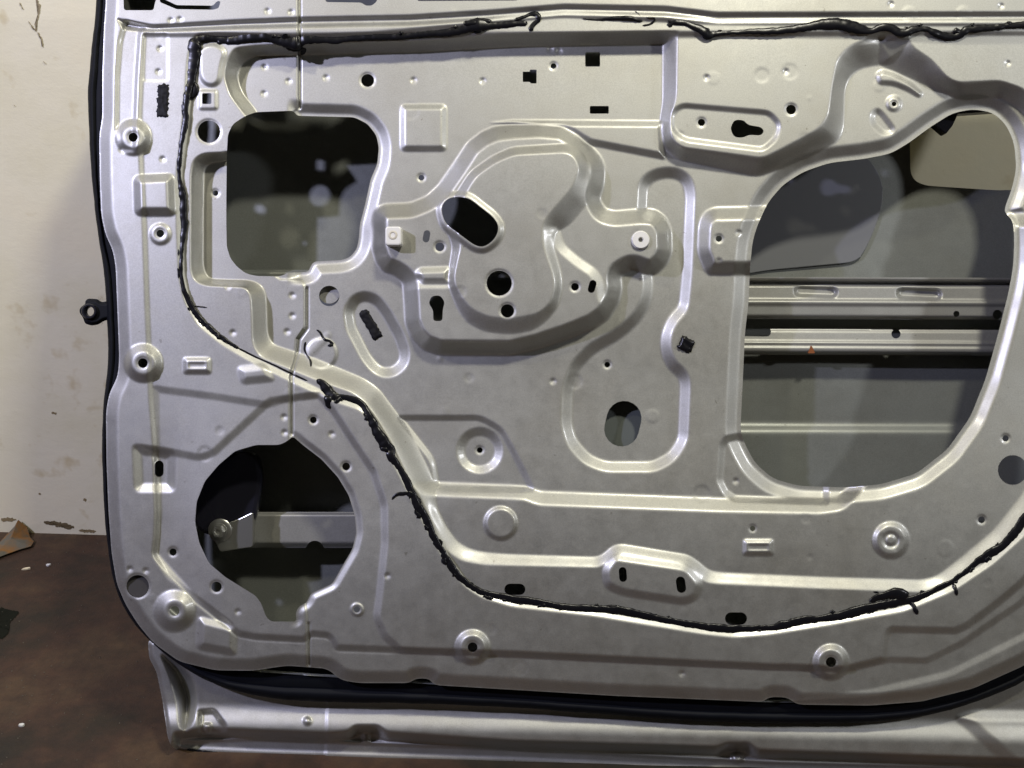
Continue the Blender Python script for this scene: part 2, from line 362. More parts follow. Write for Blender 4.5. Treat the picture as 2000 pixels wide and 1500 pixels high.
# upper-left pads
H += 5*F([(384,98),(398,84),(425,82),(446,100),(437,125),(433,160),(418,172),(398,168),(386,150)], 8, 14)
H += 3*F(rect(386,174,426,216), 6, 8)
# tailored left blank, one sheet thicker than the rest
H += 2.5*F([(100,-200),(583,-200),(583,212),(575,218),(480,300),(480,500),(548,545),(590,545),(597,562),(597,640),(580,660),(578,690),(567,730),(567,862),(560,900),(600,1200),(602,1400),(100,1400)], 1.6, 4)
H -= 1.6*F(rect(278,62,330,160), 4, 8)
for band in ([(582,-60),(587,-60),(588,100),(588,212),(583,214),(583,100)], [(597,562),(602,560),(602,642),(586,664),(583,692),(572,731),(572,850),(567,850),(567,730),(578,690),(581,660),(597,640)], [(601,1216),(605,1216),(606,1300),(602,1300)]):
    H -= 7*F(band, 1.5)
# main regulator boss
tS1 = F(S1, 26, 9); 
B2 = F([(830,941),(873,943),(1000,948),(1030,950),(1056,960),(1400,973),(1600,977),(1636,972),(1700,900),(1930,500),(1968,415),(2300,425),(2300,1400),(700,1400),(700,941)], 26, 8)
H += 21*B2*tB
chan = F(CHAN, 20, 18)*(1-tS1)
H -= 14*chan
H += 36*tS1
H += 20*F2(S2_OUT, S2_IN, 14)
S1B = [(1062,440),(1091,443),(1101,478),(1133,505),(1165,526),(1181,553),(1182,580),(1260,640),(1100,740),(760,740),(760,560),(815,546),(880,546),(900,445)]
tS2 = F2(S2_OUT, S2_IN, 14)
H += 7*F(S1B, 17, 12)*tS1*(1-tS2)
H += 8*F([(808,533),(818,522),(880,520),(880,556),(822,556)], 12, 8)
H += 6*F([(x, y) for x, y in rnd([(850,408),(860,384),(885,372),(918,374),(974,418),(988,444),(979,474),(950,496),(924,493),(860,446)], 16)], 9)
# capsule, square, ridge, raised right plate
H -= 15*F([(671,606),(687,577),(713,568),(740,577),(761,603),(788,651),(801,689),(796,715),(775,734),(751,738),(729,729),(708,705),(676,643)], 18, 14)
H += 7*F(rect(781,203,873,296), 11, 12)
H += 9*F([(955,240),(1000,234),(1296,236),(1300,312),(1150,283),(1095,250)], 12, 6)*(1-tS1)
H += 31*(F2(P2A_F, P2A_T, 14) + F2(P2B_F, P2B_T, 14))*tB
H -= 6*F([(1308,218),(1330,201),(1505,216),(1528,242),(1520,272),(1492,297),(1335,277),(1308,255)], 9, 14)
H -= 5*F([(1697,222),(1712,209),(1724,216),(1752,252),(1744,266),(1722,266),(1700,245)], 11, 10)
H += 6*F([(1708,146),(1720,134),(1745,140),(1780,158),(1806,182),(1796,193),(1770,178),(1745,168),(1715,166)], 10, 9)
H += 4*F(circ(1746,202,17), 8)
H += 24*F([(1362,492),(1364,440),(1371,420),(1390,406),(1475,404),(1530,400),(1530,536),(1380,536)], 24, 14)
H -= 8*F([(1442,846),(1415,851),(1404,868),(1399,940),(1412,966),(1432,980),(1620,987),(1620,880)], 13, 8)
H -= 6*F([(770,811),(940,811),(982,835),(1007,880),(1048,962),(850,960),(840,900)], 10, 16)
H -= 9*F(circ(937,880,45), 15)
H += 6*F(circ(978,1022,34), 7)
H += 7*F(circ(1740,1055,37), 10); H -= 3*F(circ(1740,1055,18), 5); H += 3*F(circ(1740,1055,11), 4)
H += 9*F([(1174,1112),(1198,1080),(1345,1102),(1376,1138),(1364,1172),(1335,1182),(1212,1163),(1180,1148)], 14, 14)
H += 6*F(rect(1450,1052,1512,1086), 9, 8); H -= 2*F(rect(1460,1062,1502,1076), 3, 3)
H += 6*F(rect(357,697,413,731), 9, 8); H -= 2*F(rect(367,707,403,720), 3, 3)
# bosses with bolt holes
for (x, y, r, w_, h_) in ((260,268,36,15,14),(280,709,38,16,14),(341,1193,41,20,14),(923,1264,35,12,11),(1623,1293,36,12,11),(313,457,22,6,4)):
    H += h_*F(circ(x, y, r), w_)
H += 15*F([(260,342),(341,338),(344,422),(262,422)], 16, 16)
H += 8*F([(386,1202),(464,1222),(462,1282),(382,1268)], 14, 12)
H += 5*F([(460,715),(520,708),(540,745),(470,752)], 14, 14)
# sills along the flange
H += 3*F([(1500,1372),(1700,1345),(1850,1310),(2000,1235),(2100,1150),(2120,1180),(2020,1280),(1880,1345),(1700,1375)], 14, 10)
# small knock-outs, spot welds, pips
for (x, y, r, h_) in ((628,690,32,2.5),):
    H += h_*F(circ(x, y, r), 5)
H += 0.7*F(caps(606,690,640,655,9), 6)
for (x, y) in ((517,131),(564,159),(516,183),(637,152),(808,157),(943,158),(1380,152),(1535,140),(1968,124),(318,311),(313,95),(310,140),(334,40),(352,38),(523,22),(569,24),
               (571,577),(571,617),(561,648),(1404,510),(1443,455),(1437,940),(555,815),(556,845),(445,560),(455,650),(1075,96),(1092,100),(254,1112),(285,1115),(465,1195),(757,1125),(1332,1316),(1080,745),(648,848),(1955,12),(1740,8)):
    H += (-2.4)*F(circ(x, y, 7, 14), 5) + 1.2*F(circ(x+1, y+2, 3.4, 10), 2.5)
for _ in range(70):                                              # nicks and dents from handling
    x, y = rng.uniform(230, 2000), rng.uniform(20, 1330); H += rng.choice([-1, 1])*rng.uniform(.2, .7)*F(circ(x, y, rng.uniform(6, 20), 14), 6)
H -= 3*F(rnd(caps(697,1190,698,1191,13), 3), 3)*-1
# ------- holes
def ring(poly, a, b, h_, mask=1.0, r=6):
    global H
    s = sd(g, rnd(poly, r), cap=60); H -= h_*step_in(s + a, a-b)*mask
ring(BIG, 30, 9, 13, r=16)
ring(WIN, 24, 6, 11, mask=fade(X, 560, 590), r=10)
ring(SPK, 13, 3, 5, mask=fade(X, 560, 600), r=8)
hole = np.full((g.ny, g.nx), -20, np.float32)
def cutp(poly, r=0):
    global hole
    hole = np.maximum(hole, sd(g, rnd(poly, r) if r else poly, cap=20))
cutp(BIG, 16); cutp(WIN, 8); cutp(SPK, 7); cutp(SLOT, 13)
for (x, y, r) in ((718,157,12.5),(1081,129,5.5),(1370,239,7),(1545,214,9.5),(1746,203,4.5),(408,257,22),(421,377,5.5),(823,347,5.5),(859,482,8.5),(1404,466,6),(975,553,24.5),
                  (991,607,13),(1123,560,7.5),(1186,712,5.5),(937,879,5.5),(612,820,6.5),(676,911,7.5),(697,1190,6),(423,1146,10),(341,1193,9.5),(338,1078,7),(260,268,9),
                  (313,456,7.5),(279,709,9.5),(1470,1032,5),(1978,918,29),(1964,856,6),(1917,1015,6.5),(923,1264,9.5),(1623,1293,10),(269,1145,22),(250,742,0)):
    if r:
        cutp(circ(x, y, r, 24))
        if r < 26: H -= 1.8*F(circ(x, y, r+4, 24), 4, rr=1.0)
for (xa, ya, xb, yb, r) in ((1219,817,1214,838,34),(311,908,311,923,8.5),(996,1151,1015,1151,11),(1428,1208,1447,1208,12),(1216,1115,1217,1129,7.5),(1329,1135,1331,1149,9),
                            (834,456,832,467,6.5),(1158,554,1155,565,7)):
    cutp(caps(xa, ya, xb, yb, r))
for p in (rect(395,182,413,203), rect(1143,102,1172,130), rect(1152,207,1189,222)): cutp(p, 2)
cutp([(1021,140),(1035,140),(1035,136),(1048,136),(1048,163),(1036,163),(1036,160),(1021,160)])
cutp([(1434,234),(1452,234),(1461,244),(1486,248),(1493,256),(1486,265),(1463,263),(1452,269),(1434,268),(1426,251)], 7)      # key slots
cutp([(843,578),(860,577),(869,590),(865,603),(864,627),(846,627),(846,606),(837,592)], 6)
cutp([(238,-80),(330,-80),(302,8),(300,20),(242,20)], 5)
cutp([(345,10),(416,11),(424,2),(431,2),(427,16),(416,19),(345,18),(312,4),(312,-2),(320,-2)], 3)
cutp([(633,-60),(742,-60),(736,3),(726,11),(714,11),(706,5),(636,4)], 4); cutp([(815,-8),(1015,-9),(1010,1),(816,2)], 2)
cutp([(1325,672),(1333,655),(1358,668),(1349,690)], 2)
cutp(circ(643,578,20))
cutp([(577,661),(591,640),(597,644),(584,664)], 1.5)
cutp([(705,608),(717,606),(745,652),(738,664),(728,655)], 4)
hole = np.maximum(hole, -sd(g, rnd(OUTLINE, 14), cap=20))
H = H + lownoise(g, 220, 0.7)
H = blur(H, 1)
panel = field_mesh('inner_panel', g, H, hole, SILVER, door)
def hz(px, py):
    i = int(np.clip((px-g.x0)/g.h, 0, g.nx-1)); j = int(np.clip((py-g.y0)/g.h, 0, g.ny-1)); return float(H[j, i])

# ------- outer skin seen through the openings
g2 = Grid(200, -126, 2290, 1440, 5)
O2 = [(214,-122),(212,700),(214,1000),(232,1140),(275,1220),(355,1292),(500,1312),(1000,1348),(1500,1372),(1800,1372),(2000,1302),(2200,1100),(2260,930),(2283,700),(2283,-122)]
H2 = np.full((g2.ny, g2.nx), -30, np.float32)
def E(gr, poly, w_, r=0):
    return step_in(sd(gr, rnd(poly, r) if r else poly, cap=w_*1.6+10), w_)
H2 -= 168*E(g2, O2, 55, 20)
H2 += 14*E(g2, [(100,826),(2400,832),(2400,1600),(100,1600)], 12)              # feature line of the skin
H2 += lownoise(g2, 200, 1.5)
h2 = np.maximum(-sd(g2, rnd(O2, 20), 30), sd(g2, rnd([(1776,212),(2000,206),(2060,214),(2062,368),(1950,372),(1800,362),(1778,345)], 22), 30))
skin = field_mesh('outer_skin', g2, blur(H2, 1), h2, PRIMER, door, rim=6)

# ------- side-impact beams
def beam(name, x0, x1, y0, y1, zb, prof, slots, material=STEEL, tilt=0.0, dents=()):
    gr = Grid(x0-6, y0-6, x1+6, y1+6 + abs(tilt)*(x1-x0), 2.0)
    Yt = gr.y[:, None] - tilt*(gr.x[None, :]-x0)
    Z = np.interp(Yt, [p[0] for p in prof], [p[1] for p in prof]).astype(np.float32) + zb
    ol = [(x0, y0), (x1, y0+tilt*(x1-x0)), (x1, y1+tilt*(x1-x0)), (x0, y1)]
    for p_ in dents: Z = Z - 13*step_in(sd(gr, p_, 20), 4)
    hh = -sd(gr, ol, 20)
    for s in slots: hh = np.maximum(hh, sd(gr, rnd(s[0], s[1]) if s[1] else s[0], 20))
    return field_mesh(name, gr, blur(Z, 1), hh, material, door, rim=14)
beam('impact_beam', 1300, 2240, 540, 622, -140, [(540,0),(546,0),(550,-22),(554,-22),(557,-4),(583,-2),(587,4),(592,4),(596,0),(616,0),(622,-16)],
     [(circ(1868,613,6), 0), (circ(1948,614,9), 0)], tilt=0.004, dents=[caps(1562,568,1625,570,11), caps(1762,572,1828,575,11)])
beam('impact_beam', 1300, 2240, 641, 692, -146, [(641,-8),(646,-3),(664,0),(668,5),(674,2),(678,6),(686,4),(692,-18)],
     [(caps(1440,647,1497,648,9), 0), (circ(1750,652,9), 0)], tilt=0.005)
beam('reinforcement', 480, 1250, 1000, 1070, -112, [(1000,-10),(1006,0),(1060,0),(1070,-12)], [(circ(615,1074,18), 0)])
beam('lower_rail', 430, 1250, 527, 548, -140, [(527,-18),(531,0),(543,0),(548,-14)], [], material=PRIMER)

def extr(name, poly, z0, z1, material, parent, bevel=0.0):           # prism with measured front outline
    P = [tuple(p) for p in poly]; n = len(P)
    v = [L(x, y, z1) for x, y in P] + [L(x, y, z1) + Vector((0, 0, (z0-z1)*S)) for x, y in P]
    f = [tuple(range(n))[::-1], tuple(range(n, 2*n))] + [(i, (i+1) % n, n+(i+1) % n, n+i) for i in range(n)]
    o = mesh(name, v, f, material, parent, smooth=False)
    if bevel:
        b = o.modifiers.new('edge', 'BEVEL'); b.width = bevel*S; b.segments = 2; b.limit_method = 'ANGLE'
    return o
extr('hole_backing', rnd(rect(1168,735,1268,925), 6), -100, -86, mat('backing_grey', (0.12, 0.135, 0.13), 0.5), door, 2)  # added grey plate behind the oval hole, catches light so the hole reads grey
extr('rust_stain', rnd([(1578,690),(1581,682),(1584,674),(1588,680),(1592,690)], 2), -146, -140.5, mat('rust', (0.22, 0.07, 0.02), 0.9), door)
extr('skin_shade_patch', rnd([(1440,330),(1690,300),(1722,345),(1726,390),(1712,440),(1690,490),(1672,512),(1500,528),(1430,540)], 24), -198, -192, mat('shade_grey', (0.15, 0.155, 0.165), 0.55), door, 2)  # grey sheet added to draw the edge of light and shade on the skin
extr('glass_channel', rnd([(384,880),(500,880),(512,925),(500,1010),(470,1062),(384,1040),(360,960)], 22), -96, -70, PLAST, door, 8)
extr('hanger_bracket', rnd([(1818,236),(1828,212),(1960,206),(1960,216),(1872,222),(1862,244),(1848,262),(1836,252)], 4), -118, -96, PLAST, door, 2)
extr('speaker_bracket', rnd([(408,1035),(470,1012),(494,1000),(494,1068),(430,1078)], 6), -82, -66, ZINC, door, 1.5)
def lathe(name, px, py, prof, material, parent, n=28, z0=0.0):
    v = []; f = []
    for (r, z) in prof:
        for k in range(n):
            a = 2*math.pi*k/n; v.append(L(px, py, z0) + Vector((r*S*math.cos(a), r*S*math.sin(a), z*S)))
    for i in range(len(prof)-1):
        for k in range(n):
            a, b = i*n+k, i*n+(k+1) % n; f.append((a, b, b+n, a+n))
    o = mesh(name, v, f, material, parent, smooth=True)
    m = o.modifiers.new('split', 'EDGE_SPLIT'); m.split_angle = math.radians(40)
    return o
bolt = lathe('bolt', 430, 1036, [(23,0),(24,1.5),(22,3),(15,3.5),(15,6),(9,6.2)], ZINC, door, n=28, z0=-66)
lathe('bolt_head', 430, 1036, [(13,3),(13,15),(11,18),(6,18.2),(5,15),(0.01,14)], ZINC, bolt, n=6, z0=-66)

# ------- nylon inserts on the regulator boss
z = hz(768, 462)
gr_ = extr('nylon_insert', rnd(rect(752,442,784,479), 7), z-6, z+24, WHITE, door, 3)
lathe('insert_bore', 767, 459, [(9,0.4),(7,1.4),(5,1.0),(4.4,-0.5),(0.01,-0.6)], mat('worn_nylon', (0.62, 0.58, 0.48), 0.5), gr_, n=20, z0=z+24)
lathe('nylon_insert', 1251, 469, [(18,-2),(18,3),(16,5.5),(5.5,5.8),(4.5,3),(4.5,-14)], WHITE, door, z0=hz(1228, 469)+1)

# ------- rubber weatherstrip round the door edge
def resample(P, d):
    P = np.array(P, float); s = np.concatenate([[0], np.cumsum(np.linalg.norm(np.diff(P[:, :2], axis=0), axis=1))])
    n = max(2, int(s[-1]/d)); t = np.linspace(0, s[-1], n+1)
    return np.stack([np.interp(t, s, P[:, k]) for k in range(P.shape[1])], 1)
def spline(P, d=5):
    P = np.array(P, float); Q = np.vstack([2*P[0]-P[1], P, 2*P[-1]-P[-2]]); o = []
    for i in range(1, len(Q)-2):
        for t in np.linspace(0, 1, 9)[:-1]:
            o.append(.5*((2*Q[i])+(-Q[i-1]+Q[i+1])*t+(2*Q[i-1]-5*Q[i]+4*Q[i+1]-Q[i+2])*t*t+(-Q[i-1]+3*Q[i]-3*Q[i+1]+Q[i+2])*t**3))
    o.append(P[-1]); return resample(o, d)
STRIP = [(192,-110,225),(188,0,225),(180,90,222),(172,170,220),(174,260,214),(180,350,214),(190,450,222),(201,520,240),(208,600,248),(211,700,250),(206,755,240),(200,810,226),
         (200,900,226),(204,1000,230),(213,1090,238),(228,1155,250)]
lo = [(v[0], v[1]) for v in STRIP] + [(258,1212),(300,1258),(350,1298),(420,1336),(520,1362),(640,1371),(800,1374),(1000,1382),(1300,1404),(1500,1412),(1700,1410),(1850,1388),(2000,1330),(2110,1245),(2210,1115),(2275,930),(2298,700),(2298,-110)]
li = [(v[2], v[1]) for v in STRIP] + [(280,1195),(320,1240),(370,1275),(430,1294),(520,1292),(640,1290),(800,1310),(1000,1325),(1300,1345),(1500,1350),(1700,1355),(1840,1340),(1985,1285),(2085,1215),(2180,1085),(2240,920),(2262,700),(2262,-110)]
lo_, li_ = spline(lo, 8), None
a = np.array(lo_, float)
lis = spline(li, 2)
v, f = [], []
prof = [(0.97,-62),(1.0,-52),(0.97,-42),(0.86,-34),(0.76,-33),(0.71,-39),(0.66,-39),(0.60,-32),(0.3,-36),(0.0,-38)]
pn = rng.standard_normal(len(a)); pn = np.convolve(pn, np.ones(5)/5, 'same')
for k, (x, y) in enumerate(a[:, :2]):
    q = lis[np.argmin((lis[:, 0]-x)**2+(lis[:, 1]-y)**2)][:2]
    for (t, zz) in prof:
        p = q + (np.array([x, y])-q)*t; v.append(L(p[0]+pn[k]*.8, p[1]+pn[k]*.8, zz+pn[k]))
m_ = len(prof)
for k in range(len(a)-1):
    for i in range(m_-1): f.append((k*m_+i, k*m_+i+1, (k+1)*m_+i+1, (k+1)*m_+i))
mesh('weatherstrip', v, f, BLACK, door)

# ------- check-strap end sticking out at the hinge side
gs = Grid(148, 574, 244, 646, 1.0)
SP = rnd([(242,590),(212,588),(198,590),(190,584),(172,583),(166,588),(167,594),(160,598),(155,604),(156,612),(162,620),(166,632),(178,636),(192,634),(204,626),(242,622)], 4)
Hs = (np.full((gs.ny, gs.nx), -52, np.float32) + 7*step_in(sd(gs, SP, 20), 6) + 4*step_in(sd(gs, circ(174,608,17), 20), 4)).astype(np.float32)
strap = field_mesh('check_strap', gs, blur(Hs, 1), np.maximum(-sd(gs, SP, 20), sd(gs, circ(174,608,9.5), 20)), BLACK, door, rim=22)
lathe('strap_eye', 174, 608, [(9.6,-14),(9.6,0),(11,2),(14,2),(15.5,0),(15.5,-3)], PLAST, strap, z0=-40)

# ------- lower skirt of the door (hemmed outer panel)
g3 = Grid(280, 1240, 2300, 1560, 2.0)
SK = [(289,1250),(291,1284),(306,1313),(317,1367),(323,1407),(327,1439),(334,1457),(352,1468),(400,1477),(500,1485),(767,1495),(1000,1503),(1500,1518),(2000,1533),(2295,1541),(2295,1245)]
H3 = np.full((g3.ny, g3.nx), -58, np.float32)
def F3(poly, w_, r=0): return E(g3, poly, w_, r)
H3 -= 8*(1-F3(SK, 7, 10))
H3 -= 48*F3([(340,1430),(400,1422),(640,1431),(680,1428),(694,1417),(738,1417),(756,1430),(1000,1446),(1400,1458),(1420,1450),(1462,1450),(1480,1464),(2000,1482),(2400,1490),(2400,1600),(300,1600)], 16, 7)
H3 -= 48*F3([(312,1275),(350,1292),(376,1325),(386,1360),(378,1408),(362,1436),(350,1420),(348,1380),(333,1325)], 20, 14)
H3 += 5*F3([(352,1443),(500,1438),(1000,1458),(1500,1484),(2400,1508),(2400,1515),(1500,1491),(1000,1465),(500,1446),(352,1451)], 3)
H3 += 3*F3([(345,1455),(500,1462),(1000,1478),(1500,1500),(2400,1526),(2400,1600),(345,1600)], 6)
H3 -= 7*F3([(386,1386),(420,1384),(440,1415),(440,1432),(385,1432)], 9, 8)
H3 -= 12*F3([(386,1386),(420,1384),(445,1415),(445,1432),(385,1432)], 9, 8)*0.6
H3 += 9*F3(rect(396,1412,413,1436), 4, 3) + 7*F3(rect(706,1430,724,1452), 5, 4) + 8*F3(circ(1440,1478,13), 6) + 5*F3(circ(600,1408,9), 5)
H3 += 2*F3([(640,1300),(2400,1300),(2400,1600),(630,1600)], 3)
H3 += 10*F3([(1860,1400),(1900,1385),(2400,1390),(2400,1560),(2040,1560)], 24, 16)
H3 += -16*fade(g3.y[:, None]-0.02*(g3.x[None,:]-600), 1428, 1375)
H3 += lownoise(g3, 90, 0.5) + lownoise(g3, 16, 0.06)
h3 = -sd(g3, rnd(SK, 8), 20)
H3 = blur(H3, 1); field_mesh('lower_skirt', g3, H3, h3, SILVER, door, rim=16)
def hz3(px, py):
    i = int(np.clip((px-g3.x0)/g3.h, 0, g3.nx-1)); j = int(np.clip((py-g3.y0)/g3.h, 0, g3.ny-1)); return float(H3[j, i])

# ------- black butyl bead with strings and blobs
def bead(paths, step=4.0, wob=1.0, lift=0.1, hz=None):
    hz = hz or globals()['hz']
    v, f = [], []; n = 9
    extra = []
    for P in paths:
        if len(P) > 9:                      # smeared lumps and torn bits beside the long beads
            Q = spline([(p[0], p[1], p[2]) for p in P], step)
            for k in range(4, len(Q)-8, 9):
                if rng.random() < 0.75:
                    t = Q[k+1, :2]-Q[k-1, :2]; t = t/(np.linalg.norm(t)+1e-9); nn = np.array([-t[1], t[0]])*rng.choice([-1, 1]); m = int(rng.integers(2, 6)); r0 = Q[k, 2]
                    extra.append([tuple(Q[min(k+i, len(Q)-1), :2]+nn*r0*rng.uniform(.45, .95))+(max(1.3, r0*rng.uniform(.3, .6)),) for i in range(0, m+1)])
    for P in list(paths)+extra:
        P = spline([(p[0], p[1], p[2]) for p in P], step); m = len(P)
        w1 = np.convolve(rng.standard_normal(m+18), np.ones(19)/19, 'valid')[:m]*4
        w2 = np.convolve(rng.standard_normal(m+14), np.ones(15)/15, 'valid')[:m]*3
        w3 = rng.standard_normal(m)
        T = np.gradient(P[:, :2], axis=0); T /= np.linalg.norm(T, axis=1)[:, None]+1e-9; N = np.stack([-T[:, 1], T[:, 0]], 1)
        b0 = len(v)
        for k in range(m):
            r = max(1.2, P[k, 2]*1.08*(1+0.17*w1[k])); c = P[k, :2]+N[k]*w2[k]*wob*min(1, P[k, 2]/5)
            if k in (0, m-1): r *= 0.35
            z_ = hz(*c)
            for q in range(n):
                a_ = 2*math.pi*q/n; rr_ = r*(1 + (0.15*w2[k] if math.cos(a_) > 0 else -0.12*w2[k]))
                p = c+N[k]*rr_*math.cos(a_)
                v.append(L(p[0], p[1], z_ + lift + max(-2.0, rr_*0.32*math.sin(a_)+0.7)))
        for k in range(m-1):
            for q in range(n): f.append((b0+k*n+q, b0+k*n+(q+1) % n, b0+(k+1)*n+(q+1) % n, b0+(k+1)*n+q))
        f.append(tuple(range(b0, b0+n))); f.append(tuple(range(b0+(m-1)*n, b0+m*n)))
    return mesh('sealant_bead', v, f, BUTYL, door)
bead([[(452,82,9),(420,75,8),(388,74,9),(376,88,11),(374,120,10),(372,160,9),(364,200,8),(360,240,8),(355,275,6),(352,310,5),(350,345,4.5),(353,380,7),(355,415,7.5),(357,447,7),(353,470,5),(352,520,4.5),(357,560,5),(370,592,6),(392,625,6),(420,650,6.5),(450,670,6),(467,680,4)],
      [(372,160,6),(378,175,8),(368,190,7)], [(466,680,1.6),(500,697,1.6),(540,716,1.6),(566,728,1.6),(600,744,1.6)],
      [(367,600,2),(372,606,3)], [(404,560+40,1.5),(380,598,1.5)]])
bead([[(440,80,7),(475,76,9),(520,74,8),(552,78,11),(580,80,13),(600,77,8),(650,79,7),(700,76,7),(740,72,8),(800,68,6),(860,63,7),(900,58,11),(935,50,12),(965,50,8),(1000,46,6),(1030,44,5)],
      [(556,66,6),(560,84,8),(575,94,8),(592,96,6),(588,108,3)],
      [(1005,38,3),(1030,30,4),(1048,28,6),(1052,38,4),(1040,48,4),(1034,60,4)], [(905,44,5),(940,40,6),(960,42,4)]], wob=1.2)
bead([[(1138,36,2),(1170,39,3),(1200,37,4),(1230,35,4),(1255,40,3)], [(1255,50,1.6),(1268,48,1.6),(1279,40,1.8),(1276,34,1.6),(1262,34,1.6)]], wob=1.2)
bead([[(1305,40,2.5),(1312,46,4),(1304,50,3),(1318,42,5),(1345,46,5),(1368,54,7),(1384,64,9),(1400,64,5),(1440,63,5),(1500,60,6),(1560,55,7),(1600,50,8),(1650,46,9),(1680,54,9),(1700,60,6),(1730,54,7),(1762,63,8),(1785,54,7),(1810,54,6),(1830,62,8),(1850,68,9),(1875,66,8),(1892,55,7),(1940,50,7),(2000,48,7),(2080,50,7),(2140,60,7)],
      [(1376,64,7),(1380,72,6),(1383,77,4)], [(1360,50,3),(1340,46,2)]], wob=1.0)
bead([[(618,742,4),(632,752,9),(642,768,12),(652,778,9),(668,776,6),(690,782,6),(706,792,8),(722,818,8),(738,846,8),(752,868,9),(764,878,9),(766,892,7),(780,915,6),(795,950,7),(812,985,9),(830,1015,9),(846,1046,7),(862,1075,7),(880,1105,8),(905,1135,8),(940,1158,8),(975,1166,7),(1000,1171,8),(1060,1180,8),(1130,1188,8),(1200,1192,8),(1260,1203,7),(1320,1215,7),(1380,1224,7),(1437,1229,8),(1500,1226,7),(1560,1214,8),(1620,1204,8),(1680,1192,9),(1740,1180,10),(1790,1168,8),(1830,1150,6),(1858,1138,7),(1890,1115,8),(1920,1092,10),(1950,1070,9),(1985,1032,8),(2010,1000,8),(2080,900,8)],
      [(642,770,8),(640,790,6),(646,797,4)], [(762,880,7),(752,879,4),(742,877,4)], [(800,962,5),(784,964,5),(774,966,3.5),(766,976,2.5)], [(795,962,6),(808,972,7),(818,990,6)],
      [(1700,1178,5),(1712,1168,5),(1735,1162,6),(1755,1160,9),(1772,1170,8)], [(1775,1176,5),(1784,1184,4),(1792,1200,3.5)], [(1862,1140,5),(1868,1152,3.5),(1870,1163,3)], [(1706,1156,2),(1716,1157,2.5)],
      [(1180,1186,4),(1200,1184,4),(1210,1186,3)]], wob=0.9)
bead([[(365, 1464, 2.25), (390, 1468, 4.5), (420, 1470, 3.75), (470, 1475, 3.0), (540, 1478, 2.25), (620, 1483, 3.0), (700, 1487, 2.25), (780, 1493, 3.75), (860, 1496, 2.25)]], wob=1.4, hz=hz3)
bead([[(960, 1495, 2.25), (1020, 1498, 4.5), (1070, 1497, 3.0), (1110, 1500, 4.5), (1170, 1500, 2.25), (1250, 1505, 3.0)]], wob=1.4, hz=hz3)
bead([[(597, 668, 2), (595, 682, 2), (600, 694, 2), (606, 704, 2.2), (607, 716, 2.2)]], wob=0.6, step=3)
bead([[(618, 644, 1.5), (626, 650, 2.5), (633, 662, 3), (644, 666, 2.5), (650, 673, 3), (640, 675, 2)]], wob=0.6, step=3)
bead([[(1240, 22, 1), (1250, 30, 1)]], wob=0.6, step=3)
# dried adhesive remnants
def remnant(name, c, hw, hh, ang, n, material, lift=1.5):
    v, f = [], []; nx_, ny_ = 9, n
    ca, sa = math.cos(ang), math.sin(ang)
    for j in range(ny_):
        for i in range(nx_):
            u, t = (i/(nx_-1)*2-1), (j/(ny_-1)*2-1)
            e = 1 if (abs(u) < 1 and abs(t) < 1) else 0
            x = u*hw*(1+0.10*rng.standard_normal()*(1-e)); y = t*hh*(1+0.04*rng.standard_normal()*(1-e))
            px, py = c[0]+x*ca-y*sa, c[1]+x*sa+y*ca
            v.append(L(px, py, hz(px, py) + (lift + rng.uniform(-1.2, 1.8))*e - 0.5*(1-e)))
    for j in range(ny_-1):
        for i in range(nx_-1): f.append((j*nx_+i, (j+1)*nx_+i, (j+1)*nx_+i+1, j*nx_+i+1))
    o = mesh(name, v, f, material, door); return o
remnant('tape_remnant', (318,197), 12, 33, 0.03, 22, FOAM)
remnant('foam_plug', (724,634), 10, 32, -0.52, 16, FOAM, 3)
remnant('wire_clip', (1340,673), 14, 14, 0.45, 9, BUTYL, 5)
extr('hole_plug', circ(269,1145,25), hz(290,1100)-22, hz(290,1100)-9, mat('grey_plug', (0.045, 0.042, 0.04), 0.7), door)
extr('knockout_disc', circ(643,572,21), hz(600,578)-14, hz(600,578)-6, SILVER, door)

# ------------------------------------------------------------------ small things on the floor and against the wall
def chip(px, py, a, b, ang, colr, name, label, cat, group=None, h=0.0015):
    c = on_floor(px, py); n = 9; v = []
    rr_ = [rng.uniform(.7, 1.1) for _ in range(n)]
    for zz in (0.0002, h):
        for k in range(n):
            t = 2*math.pi*k/n; x, y = a*rr_[k]*math.cos(t), b*rr_[k]*math.sin(t)
            v.append((c.x+x*math.cos(ang)-y*math.sin(ang), c.y+x*math.sin(ang)+y*math.cos(ang), zz + (rng.uniform(0, h) if zz == h else 0)))
    f = [tuple(range(n))[::-1], tuple(range(n, 2*n))] + [(k, (k+1) % n, n+(k+1) % n, n+k) for k in range(n)]
    o = mesh(name, v, f, mat(name, colr, 0.6), smooth=False); o['label'] = label; o['category'] = cat
    if group: o['group'] = group
chip(52,1112, .0065, .002, 0.3, (0.75,0.66,0.45), 'plaster_flake', 'yellowish elongated plaster flake on the brown floor', 'flake', 'flakes on the floor')
chip(95,1105, .003, .002, 0.5, (0.85,0.85,0.82), 'plaster_flake', 'white round plaster flake on the brown floor near the wall', 'flake', 'flakes on the floor')
chip(43,1418, .003, .0022, 0.1, (0.6,0.6,0.55), 'plaster_flake', 'tiny grey plaster flake lying alone on the dark floor', 'flake', 'flakes on the floor')
